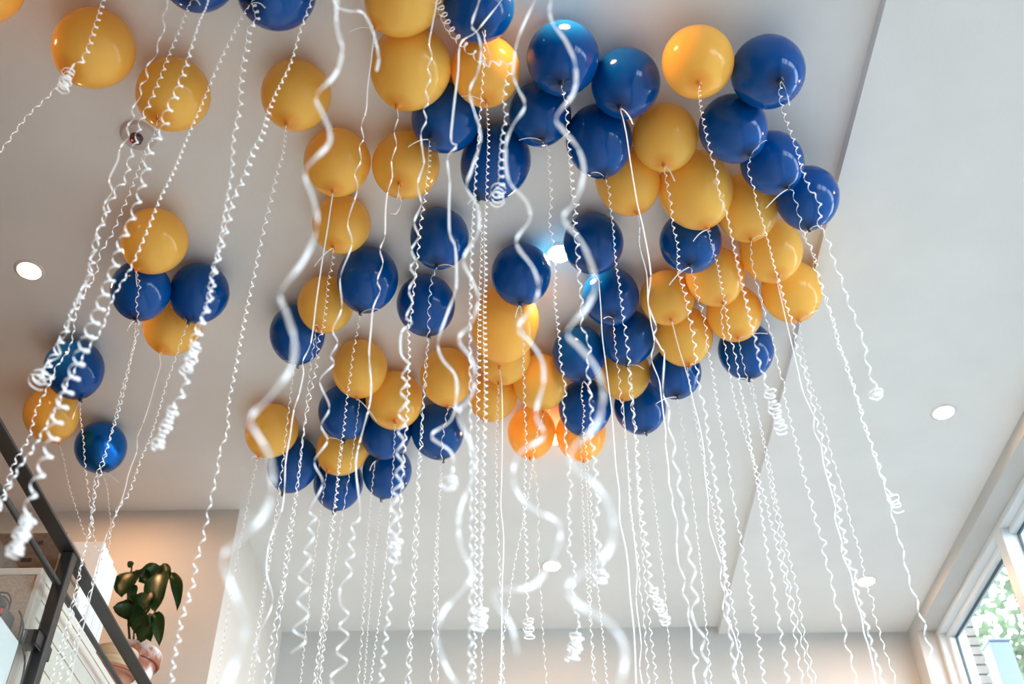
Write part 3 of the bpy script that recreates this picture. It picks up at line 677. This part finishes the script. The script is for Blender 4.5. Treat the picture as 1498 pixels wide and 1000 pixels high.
# ribbons whose balloons are above the frame: (balloon colour, balloon x, y, plane y, mode, bends, options, label)
OFF = [
('b',-1.45,1.58,1.75,'a','(156,-10)(152,0)(140,40)(128,75)(118,92)(100,100)',dict(amp=.011,pitch=.034,bunch=8,bunch_r=.014,bunch_pitch=.010),'curled white ribbon bunched into a spring in front of a yellow balloon'),
('y',-1.43,1.89,1.95,'w','(243,-10)(245,10)(238,25)(241,42)(231,62)(229,80)(214,98)(216,115)(205,125)(206,140)(193,160)(196,172)(186,185)(188,200)(176,216)(172,235)(160,262)(164,280)(152,300)(155,318)(140,340)(144,360)(130,382)(134,400)(118,425)(112,445)(103,460)(96,490)(84,500)(88,520)(70,530)(64,545)(80,552)(54,556)',{},'loosely waved white ribbon left of the smoke detector, ending in a tangle'),
('b',-1.15,1.66,1.72,'a','(306,-10)(303,8)(293,30)(285,55)(275,90)(265,120)(255,145)(243,170)(240,190)(222,215)(213,255)(205,285)(195,315)(185,340)(175,360)(168,390)(155,425)(145,455)(130,490)(122,510)(108,550)(95,580)(82,620)(75,650)(60,690)(50,715)(40,750)',dict(amp=.0145,pitch=.036,ampvar=.9,bunch=9,bunch_pitch=.009,bunch_r=.013),'thickly curled white ribbon ending in bunched knots before the black railing'),
('y',-.88,1.72,1.85,'a','(373,-8)(371,4)(377,28)(366,42)(363,65)(357,95)(353,130)(352,155)(345,190)(342,205)(340,250)(335,280)(330,310)(325,340)(318,375)(312,395)(305,440)(297,465)(285,490)(282,510)(277,540)(270,570)(258,592)',dict(amp=.012,pitch=.032,ampvar=.4,bunch=9,bunch_pitch=.012,bunch_r=.011),'thick curled white ribbon ending in a bunched tip over bare ceiling'),
('b',-.58,1.75,1.86,'a','(460,-8)(457,0)(440,45)(433,70)(425,95)(418,110)(405,135)(393,165)(385,195)(370,225)(360,255)(352,272)(343,290)(336,320)(327,355)(316,395)(308,440)(298,470)(290,500)',dict(amp=.010,pitch=.028,ampvar=.5,bunch=8,bunch_pitch=.010,bunch_r=.012),'curled white ribbon joining the bunched one after crossing the lone yellow balloon'),
('y',-.27,1.27,1.02,'w','(494,-10)(492,20)(494,45)(501,75)(490,110)(463,140)(474,170)(483,195)(478,215)(447,250)(458,290)(464,330)(445,380)(411,427)(420,460)(431,500)(425,540)(395,580)(366,612)(380,640)(395,670)(398,715)(385,755)(350,790)(326,815)(340,860)(359,905)(355,940)(338,985)(320,1030)',dict(depth=.9),'widest blurred white ribbon in big zigzag bends, beside the lone yellow balloon'),
('b',-.52,1.44,1.30,'w','(488,-12)(491,8)(510,16)(530,18)(541,35)(549,58)(554,85)(551,104)',dict(depth=.9),'short blurred white ribbon loop with a drooping free end'),
('y',-.28,1.82,1.95,'w','(640,-8)(638,8)(632,40)(628,64)(632,83)(626,99)(630,115)(623,131)(627,150)(620,160)(624,176)(616,195)(619,227)(620,240)(611,270)(616,298)(606,325)(612,346)(602,365)(607,381)(600,391)(607,405)(598,424)(603,442)(594,464)(603,472)(588,485)(587,517)(598,533)(588,549)(596,560)(586,573)(596,587)(583,605)(594,619)(582,630)(591,645)(580,662)(590,678)(579,691)(588,707)(574,718)(583,728)(571,742)(582,755)(569,772)(580,783)',dict(bunch=4,bunch_pitch=.014,bunch_r=.012),'bold wavy white ribbon ending in blurred curls below the cluster'),
('b',.02,1.85,1.72,'w','(742,-14)(734,0)(711,29)(695,48)(674,64)(670,107)(663,165)(660,205)(668,214)(655,230)(658,267)(657,300)(658,341)(666,362)(668,400)(666,426)(652,465)(641,500)(647,525)(666,549)(668,579)(660,614)(631,637)(658,659)(664,680)(658,700)',dict(depth=.9,bunch=3,bunch_r=.014),'smooth wide white ribbon bending round blue balloons, ending in a curl'),
('y',-.14,1.52,1.45,'w','(704,-12)(700,5)(690,37)(699,50)(704,75)(699,105)(687,133)(693,160)(701,185)(702,210)(690,248)(683,274)(699,303)(699,341)(678,378)(690,408)(700,437)(690,472)(671,496)(690,525)(695,555)(687,584)(670,605)(687,646)(696,672)(690,702)(675,740)(671,770)(675,802)(689,829)(690,845)(674,866)(650,893)(639,925)(642,947)(655,979)(675,1012)',dict(depth=.9),'wide wavy white ribbon, out of focus lower down, beside twin tight curls'),
('b',.17,1.57,1.32,'w','(788,-15)(783,0)(768,32)(756,64)(751,107)(757,128)(768,155)(750,184)(740,214)(744,263)(770,295)(775,322)(755,354)(780,392)(788,421)(780,448)(758,479)(777,501)(793,528)(795,560)(784,605)(796,632)(788,645)(761,662)(750,694)(761,726)(783,746)(807,757)(820,772)(812,812)(780,856)(729,864)(726,880)(748,915)(757,955)',dict(depth=.9),'wide blurred white ribbon crossing the blue balloon rimmed by the downlight'),
('y',.05,1.27,1.08,'w','(808,-12)(806,2)(804,16)(809,35)(828,61)(842,96)(839,136)(814,171)(825,192)(847,219)(854,255)(841,295)(824,319)(849,351)(863,381)(871,416)(860,448)(830,485)(849,509)(873,539)(882,570)(881,592)(871,624)(835,661)(844,686)(875,712)(893,745)(898,775)(890,806)(862,832)(832,856)(844,882)(885,906)(910,936)(914,968)(905,1010)',dict(depth=.9),'wide blurred white ribbon crossing the blue balloon with the lamp glare'),
('y',-.57,1.15,1.85,'a','(630,-14)(640,2)(648,20)(656,38)(668,55)(678,65)(690,76)(702,86)(715,94)(728,92)(740,88)(746,103)(741,125)(738,150)(741,170)(736,195)(734,220)(733,245)(734,275)',dict(amp=.020,pitch=.030,ampvar=.5,bunch=5,bunch_r=.016,bunch_pitch=.014),'curly white ribbon strand looping sideways between upper balloons, then hanging in open coils'),
]
WHO = ['ribbon bunched before the yellow balloon', 'loosely waved ribbon by the smoke detector', 'thickly curled ribbon bunched before the railing', 'thick curled ribbon with the bunched tip', 'curled ribbon joining the bunched one', 'widest blurred zigzag ribbon', 'short blurred ribbon loop', 'bold wavy ribbon ending in blurred curls', 'smooth wide ribbon ending in a curl', 'wide wavy ribbon beside twin tight curls', 'blurred ribbon crossing the downlight-rimmed blue balloon', 'blurred ribbon crossing the lamp-glared blue balloon', 'curly strand looping sideways']
for k, (c, bxp, byp, py, mode, s, kw, lab) in enumerate(OFF):
    R = 0.138
    pos = Vector((bxp, byp, CEIL-R-0.002))
    base = make_balloon(c, pos, R, Vector((0, 0.03, -1)), '%s balloon holding the %s' % (cname[c], WHO[k]), '%s balloons ahead of the cluster' % cname[c])
    pts = plane_pts(s, py); kw = dict(kw)
    kn = base+Vector((0, 0, -.005))
    kw['lead'] = [kn, kn.lerp(pts[0], .5)+Vector((0, 0, -.02)), pts[0]]
    if mode == 'a': kw['axis'] = spline(pts, 6)
    else: kw['wave'] = (pxs(s), py, None)
    ribbon(lab, RG, seed=500+k, **kw)

# ------------------------------------------------------------------ loft railing
def V(x, y, z): return Vector((x, y, CAM_Z+z))
XRL = -1.75
rl_ = empty('guard_railing', V(-1.78, 3.77, 1.27), 'charcoal metal guard railing with glass infill along the loft edge', 'railing')
inv = Matrix.Translation(-Vector(rl_.location))
def rp(o): o.parent = rl_; o.matrix_parent_inverse = inv; return o
rp(box('top_rail', M['dark'], XRL-.062, XRL, -2.5, Y_C, CAM_Z+2.323, CAM_Z+2.335, bevel=.002))
bm = bmesh.new(); tube(bm, [V(-1.775, -2.5, 2.178), V(-1.775, Y_C, 2.178)], .0115, 14); rp(finish(bm, 'round_bar', M['dark'], None, True))
for py in (3.755, 1.9, 5.50):
    rp(box('post', M['dark'], XRL-.052, XRL-.002, py-.025, py+.025, LOFT, CAM_Z+2.323, bevel=.006))
    for s in (-1, 1):
        for z in (1.93, 1.45):
            rp(box('glass_clamp', M['dark'], XRL-.068, XRL-.016, py+s*.0255, py+s*.075, CAM_Z+z-.028, CAM_Z+z+.028, bevel=.006))
gl = bpy.data.materials.new('railing_glass'); gl.use_nodes = True; glaze(gl, 1.1, (.955, .965, .955))
for a, b in ((1.96, 3.70), (3.815, 5.44), (-2.4, 1.84)):
    rp(box('glass_panel', gl, -1.787, -1.775, a, b, LOFT+.06, CAM_Z+2.05))

# ------------------------------------------------------------------ things on the loft
M['cab'] = noisy(mat('white_cabinet_paint', (.62, .57, .50), .45), (.60, .55, .48), (.64, .59, .52), 4, 3)
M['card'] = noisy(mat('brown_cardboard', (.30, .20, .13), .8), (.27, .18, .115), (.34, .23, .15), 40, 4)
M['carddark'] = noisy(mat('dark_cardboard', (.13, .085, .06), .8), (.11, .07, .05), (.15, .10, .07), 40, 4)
M['plaster'] = noisy(mat('speckled_board', (.44, .32, .23), .8), (.38, .27, .19), (.50, .37, .27), 90, 3)
YC0 = 3.735; XC = -1.85; ZC = CAM_Z+2.25
cb = empty('storage_cabinet', (XC, YC0, LOFT), 'low white drawer cabinet with speckled brown end behind the railing glass', 'cabinet')
cinv = Matrix.Translation(-Vector(cb.location))
def cp(o): o.parent = cb; o.matrix_parent_inverse = cinv; return o
cp(box('cabinet_body', M['cab'], -2.45, XC-.016, YC0+.012, Y_C-.01, LOFT, ZC-.03))
cp(box('end_panel', M['plaster'], -2.45, XC-.018, YC0, YC0+.0118, LOFT, ZC-.03))
cp(box('cabinet_top', M['cab'], -2.46, XC-.004, YC0-.006, Y_C-.01, ZC-.0298, ZC, bevel=.002))
cp(box('corner_post', M['cab'], XC-.0178, XC, YC0-.004, YC0+.05, LOFT, ZC-.03))
zz = [LOFT+.06, LOFT+.30, LOFT+.52, LOFT+.68, LOFT+.80, LOFT+.875, ZC-.035]
for q in range(len(zz)-1):
    d_ = cp(box('drawer_front', M['cab'], XC-.0158, XC-.002, YC0+.056, Y_C-.02, zz[q]+.003, zz[q+1]-.003, bevel=.002))
# brown cartons on the cabinet
ca = empty('carton', (-1.97, 3.95, ZC), 'dark brown carton with slotted vent holes on the white cabinet', 'box')
cai = Matrix.Translation(-Vector(ca.location))
def cap_(o): o.parent = ca; o.matrix_parent_inverse = cai; return o
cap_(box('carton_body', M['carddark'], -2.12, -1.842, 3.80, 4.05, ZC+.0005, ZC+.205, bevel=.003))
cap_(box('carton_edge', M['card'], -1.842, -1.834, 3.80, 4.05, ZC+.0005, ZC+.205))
for (u, w_) in ((-1.965, .150), (-1.940, .150), (-1.985, .070), (-1.962, .070)):
    cap_(box('vent_slot', mat('slot_dark', (.03, .02, .015), .8), u, u+.019, 3.7975, 3.7995, ZC+w_, ZC+w_+.016))
cap_(box('printed_panel', M['carddark'], -2.05, -1.93, 3.7980, 3.7996, ZC+.045, ZC+.066))
M['board'] = noisy(mat('white_file_box', (.80, .79, .77), .6), (.78, .77, .75), (.82, .81, .79), 30, 3, 0, (1, 1, 8))
wb = box('paper_box', M['board'], -2.14, -1.89, 4.03, 4.29, ZC+.0005, ZC+.20, bevel=.003)
tag(wb, 'low white paper box standing behind the brown carton', 'box')
FL = ['tallest white file box of the row between railing and plant', 'middle white file box of the row between railing and plant', 'lowest white file box of the row, next to the plant leaves']
for k, (ya, yb, h) in enumerate(((4.312, 4.398, .485), (4.401, 4.482, .478), (4.485, 4.556, .465))):
    fb = empty('file_box', (-2.0, ya, ZC), FL[k], 'file box', 'row of white file boxes')
    box('case', M['board'], -.15, .098, 0, yb-ya, .0005, h, fb, .003)
    box('spine_label', mat('file_label', (.66, .66, .66), .6), .0985, .0995, .02, yb-ya-.02, .10, .20, fb)
pb = box('printed_card', mat('grey_printed_card', (.60, .60, .60), .6), -1.885, -1.882, 4.05, 4.20, ZC+.0005, ZC+.12)
tag(pb, 'pale grey printed card standing against the low white paper box', 'card')

# plant in a whitewashed terracotta pot
M['terra'] = noisy(mat('whitewashed_terracotta', (.36, .13, .075), .8), (.33, .11, .06), (.74, .70, .67), 7, 8, .25)
for _n in M['terra'].node_tree.nodes:
    if _n.type == 'VALTORGB': _n.color_ramp.elements[0].position = .42; _n.color_ramp.elements[1].position = .53
M['terra2'] = noisy(mat('plain_terracotta', (.38, .15, .085), .75), (.34, .13, .07), (.42, .17, .10), 12, 4)
M['wood'] = noisy(mat('pale_pine', (.55, .38, .22), .55), (.48, .32, .18), (.62, .44, .27), 6, 5, .05, (1, 1, 14))
M['leaf'] = noisy(mat('dark_green_leaf', (.03, .075, .022), .35), (.024, .06, .018), (.06, .12, .036), 14, 3)
add_translucent(M['leaf'], (.06, .16, .03), .15)
M['stem'] = mat('brown_stem', (.06, .035, .02), .7)
pc = on_y(203, 955, 5.22); pc.x = (on_y(150, 945, 5.22).x+on_y(237, 965, 5.22).x)/2
prim = on_y(200, 935, 5.22-.14).z
PR = 0.150
st_h = 0.14
stand = empty('plant_stand', (pc.x, 5.22, ZC), 'small wooden crate stand under the potted plant', 'stand')
so = box('stand_top', M['wood'], -.13, .13, -.13, .13, prim-.30-ZC-.02, prim-.30-ZC, stand, .003)
for sx in (-1, 1):
    for sy in (-1, 1): box('leg', M['wood'], sx*.115-.012, sx*.115+.012, sy*.115-.012, sy*.115+.012, 0.0005, prim-.30-ZC-.0205, stand)
pot = empty('potted_plant', (pc.x, 5.22, prim-.30+.0005), 'large-leaved green plant in a whitewashed terracotta pot on the loft', 'plant')
bm = bmesh.new(); lathe(bm, [(.088, 0), (.095, .004), (.128, .225), (.130, .23)], 36); finish(bm, 'pot', M['terra'], pot, True)
bm = bmesh.new(); lathe(bm, [(.128, .2285), (.146, .229), (PR, .235), (PR+.003, .292), (PR-.002, .30), (.135, .30), (.132, .27)], 36, cap=False); finish(bm, 'pot_rim', M['terra'], pot, True)
bm = bmesh.new(); lathe(bm, [(0, .278), (.131, .272)], 24, cap=False); finish(bm, 'soil', mat('potting_soil', (.03, .02, .015), .95), pot)
def leaf_mesh(bend, fold):
    # unit length, unit half width: pointed oval, folded along the midrib, drooping to the tip
    bm = bmesh.new(); n = 9; rows = []
    for i in range(n+1):
        f = i/n; w = math.sin(PI*f**0.85)**0.6 if 0 < i < n else .03
        zc = -bend*(f*f-f)
        rows.append([bm.verts.new((f, q*w, zc+abs(q)*fold*w+.03*math.sin(f*11+q*2)*abs(q))) for q in (-1, -.55, 0, .55, 1)])
    for a, b in zip(rows, rows[1:]):
        for k in range(4): bm.faces.new((a[k], b[k], b[k+1], a[k+1]))
    bmesh.ops.solidify(bm, geom=bm.faces, thickness=.008)
    me = bpy.data.meshes.new('leaf'); bm.to_mesh(me); bm.free()
    for p in me.polygons: p.use_smooth = True
    me.materials.append(M['leaf']); return me
LM = [leaf_mesh(.22, .15), leaf_mesh(.40, .35), leaf_mesh(.12, .1)]
P0 = Vector(pot.location)
def local(px, py, y): return on_y(px, py, y) - P0
# stems: base in the soil to a head; leaf bases traced from the photograph, tips as well
stems = [[(0, 0, .27), (.01, -.02, .40), (-.035, -.02, .56)], [(.02, .0, .27), (.03, -.01, .42), (.055, -.02, .60)], [(0, .02, .27), (-.02, .02, .40), (-.05, .03, .50)]]
stems[0][-1] = tuple(local(193, 826, 5.2)); stems[1][-1] = tuple(local(238, 830, 5.2))
stems[0][1] = tuple(local(187, 880, 5.2)); stems[1][1] = tuple(local(215, 862, 5.2)); stems[2][-1] = tuple(local(196, 905, 5.2))
for s in stems:
    bm = bmesh.new(); tube(bm, spline(s, 6), .007, 7, .6); finish(bm, 'stem', M['stem'], pot, True)
leaves = [ # base px, tip px, base y, tip y, half width px, mesh, roll
((193,829),(187,821),5.20,5.17,4,0,.5), ((198,834),(178,873),5.18,5.10,15,0,-.2), ((199,836),(221,862),5.21,5.18,7,1,.9),
((238,830),(203,851),5.22,5.19,12,0,.4), ((238,824),(245,850),5.18,5.14,7,2,.2), ((237,836),(227,895),5.15,5.07,14,0,-.2),
((246,838),(259,893),5.22,5.19,7,1,1.0), ((217,865),(211,891),5.10,5.05,10,0,.2), ((188,873),(205,890),5.16,5.10,5,1,.6),
((204,897),(165,888),5.15,5.06,11,2,.6), ((203,893),(178,880),5.24,5.20,6,1,.6), ((224,897),(233,945),5.14,5.08,8,1,.5),
((212,898),(200,928),5.09,5.04,12,0,.3), ((208,905),(186,915),5.20,5.15,7,0,.4), ((219,905),(221,938),5.20,5.15,7,0,-.4),
((200,868),(186,862),5.24,5.22,8,0,.1), ((222,870),(240,846),5.26,5.24,10,0,.2), ((214,880),(196,906),5.12,5.08,9,0,.5), ((216,912),(206,940),5.06,5.03,8,0,.1)]
for (b0, t0, yb, yt, hw, k, roll) in leaves:
    B0 = local(*b0, yb); T0 = local(*t0, yt); v = T0-B0
    xa = v.normalized(); za = Vector((math.sin(roll)*.8, -1, -.1)); za = (za-xa*za.dot(xa)).normalized(); ya = za.cross(xa)
    wm = hw*5.75/F_PX*1.35
    o = link('leaf', LM[k], None, pot)
    o.matrix_local = Matrix.Translation(B0) @ Matrix((xa, ya, za)).transposed().to_4x4() @ Matrix.Diagonal((v.length, wm, (v.length+wm)/2, 1))
# round wooden box standing in a plain terracotta pot
wp = on_y(168, 965, 4.85)
wbx = empty('wooden_tub', (wp.x, 4.85, ZC), 'round pale wooden tub set in a plain terracotta pot beside the plant', 'tub')
hz = on_y(165, 940, 4.75).z-ZC
bm = bmesh.new(); lathe(bm, [(.07, .0005), (.105, hz*.45), (.112, hz*.45), (.112, hz*.52), (.098, hz*.52)], 32); finish(bm, 'terracotta_pot', M['terra2'], wbx, True)
bm = bmesh.new(); lathe(bm, [(.09, hz*.521), (.097, hz*.54), (.104, hz), (.094, hz), (.09, hz*.8)], 32); finish(bm, 'wooden_sleeve', M['wood'], wbx, True)

# dark equipment with cables, in front of the cabinet end
M['cable'] = mat('black_cable', (.02, .02, .022), .5)
M['blackplastic'] = mat('black_plastic', (.025, .026, .028), .4)
ub = box('white_crate', mat('cool_white_plastic', (.62, .68, .70), .4), -2.30, -1.815, 3.1, 3.66, LOFT, CAM_Z+1.90, bevel=.01)
tag(ub, 'cool white plastic bin behind the glass, below the power block', 'bin')
eq = empty('power_block', V(-1.84, 3.60, 1.9005), 'black power block with red plug on the white bin', 'power supply')
box('case', M['blackplastic'], -.10, -.01, -.06, .04, 0, .085, eq, .006)
box('red_plug', mat('red_plastic', (.45, .03, .03), .4), -.055, -.012, -.075, -.0605, .045, .065, eq, .003)
box('adapter', M['blackplastic'], -.12, -.05, -.05, .03, .0855, .14, eq, .006)
for k, (px_, w0) in enumerate((([(28,893),(32,905),(29,925),(22,945),(12,962),(2,985)], 3.68), ([(30,896),(34,915),(30,935),(20,955),(8,975),(-2,1000)], 3.70), ([(30,938),(36,960),(35,980),(28,1010)], 3.71), ([(0,866),(12,868),(16,880),(10,895),(0,910)], 3.66), ([(-4,880),(6,872),(14,885),(6,900),(-6,895)], 3.65))):
    bm = bmesh.new(); tube(bm, spline([on_y(a, b, w0)-Vector(eq.location) for a, b in px_], 6), .0035, 7); finish(bm, 'cable', M['cable'], eq, True)

# ------------------------------------------------------------------ outdoors
M['brick'] = noisy(mat('pale_buff_brick', (.13, .108, .092), .85), (.115, .094, .08), (.145, .122, .105), 9, 4)
M['mortar'] = mat('grey_mortar', (.055, .053, .052), .9)
pier = empty('brick_pier', (3.3, 7.6, 0), 'pale buff brick pier outside beside the window', 'brick wall')
XB1 = on_y(1440, 960, 7.55).x
box('mortar_core', M['mortar'], 3.07-3.3, XB1-.01-3.3, -.03, .25, 0, 6.3, pier)
bmk = bmesh.new(); bx(bmk, -.1025, .1025, -.046, .054, -.0325, .0325, .004); bme = bpy.data.meshes.new('brick'); bmk.to_mesh(bme); bmk.free(); bme.materials.append(M['brick'])
rows = int(6.3/.075)
for r in range(rows):
    z = .0375+r*.075
    x0 = 3.07+.1025
    xs = [XB1-.1025-k*.215 for k in range(4)] if r % 2 == 0 else [XB1-.1025-.1075-k*.215 for k in range(3)]
    for x in xs:
        if x < 3.07+.10: continue
        if z < 4.2: continue
        o = bpy.data.objects.new('brick', bme); COL.objects.link(o); o.parent = pier; o.location = (x-3.3, 0, z)
    if r % 2 and z >= 4.2:
        o = bpy.data.objects.new('brick', bme); COL.objects.link(o); o.parent = pier; o.location = (XB1-.05-3.3, 0, z); o.scale = (.47, 1, 1)
pt = on_y(1456, 940, 8.6)
post = empty('steel_post', (pt.x, 8.6, 0), 'tall grey square steel post outside the window', 'post')
M['steel'] = mat('grey_painted_steel', (.085, .11, .14), .5)
box('shaft', M['steel'], -.09, .09, -.09, .09, 0, pt.z-.03, post, .012)
box('cap', M['steel'], -.098, .098, -.098, .098, pt.z-.0295, pt.z, post, .012)
struct(box('ground', noisy(mat('asphalt', (.10, .10, .10), .9), (.09, .09, .09), (.11, .11, .11), 2), X_R+.35, 40, -15, 40, -.3, -.1))
M['bark'] = noisy(mat('grey_bark', (.12, .10, .085), .9), (.09, .075, .06), (.16, .14, .12), 20, 4)
M['fol'] = noisy(mat('spring_leaf', (.10, .13, .075), .6), (.08, .11, .06), (.12, .155, .095), 1.2, 3)
add_translucent(M['fol'], (.17, .22, .12), .5)
def tree(x, y, h, rx, n, label, seed, tilt=0.0):
    rng = random.Random(seed)
    t = empty('tree', (x, y, -.1), label, 'tree', 'trees outside the window')
    bm = bmesh.new()
    tube(bm, spline([(0, 0, 0), (.1, .05, h*.35), (-.1+tilt, .1, h*.7), (tilt*1.5, 0, h)], 6), .16, 8, .25)
    for k in range(14):
        z = h*rng.uniform(.3, .9); a = rng.uniform(0, 6.28); L = rx*rng.uniform(.6, 1)
        tube(bm, spline([(tilt*z/h, 0, z), (L*.5*math.cos(a), L*.5*math.sin(a), z+.5), (L*math.cos(a), L*math.sin(a), z+.9)], 4), .05, 6, .3)
    finish(bm, 'trunk', M['bark'], t, True)
    vs_, fs = [], []
    clumps = [(rng.gauss(0, .5)*rx, rng.gauss(0, .5)*rx, h*rng.uniform(.35, 1.05), rng.uniform(.4, .9)) for _ in range(34)]
    for k in range(n):
        cx, cy, cz, cr = rng.choice(clumps)
        p = Vector((cx+rng.gauss(0, cr*.6), cy+rng.gauss(0, cr*.6), cz+rng.gauss(0, cr*.5)))
        q = Quaternion((rng.gauss(0, 1), rng.gauss(0, 1), rng.gauss(0, 1), rng.gauss(0, 1))).normalized()
        s = rng.uniform(.05, .10); b = len(vs_)
        for v in ((-s, 0, 0), (0, -s*.5, .01), (s, 0, 0), (0, s*.5, .01)): vs_.append(p+q @ Vector(v))
        fs.append((b, b+1, b+2, b+3))
    me = bpy.data.meshes.new('foliage'); me.from_pydata(vs_, [], fs)
    o = link('foliage', me, M['fol'], t); o['kind'] = 'stuff'
tree(6.6, 12.5, 9.0, 2.0, 15000, 'pale green leafy tree with slim dark trunk outside the window', 3, .3)
tree(4.7, 17.5, 8.6, 1.6, 11000, 'light green young tree behind the grey post outside', 5)
tree(11.8, 12.0, 9.5, 2.0, 10000, 'leafy tree standing furthest along the street outside', 8)
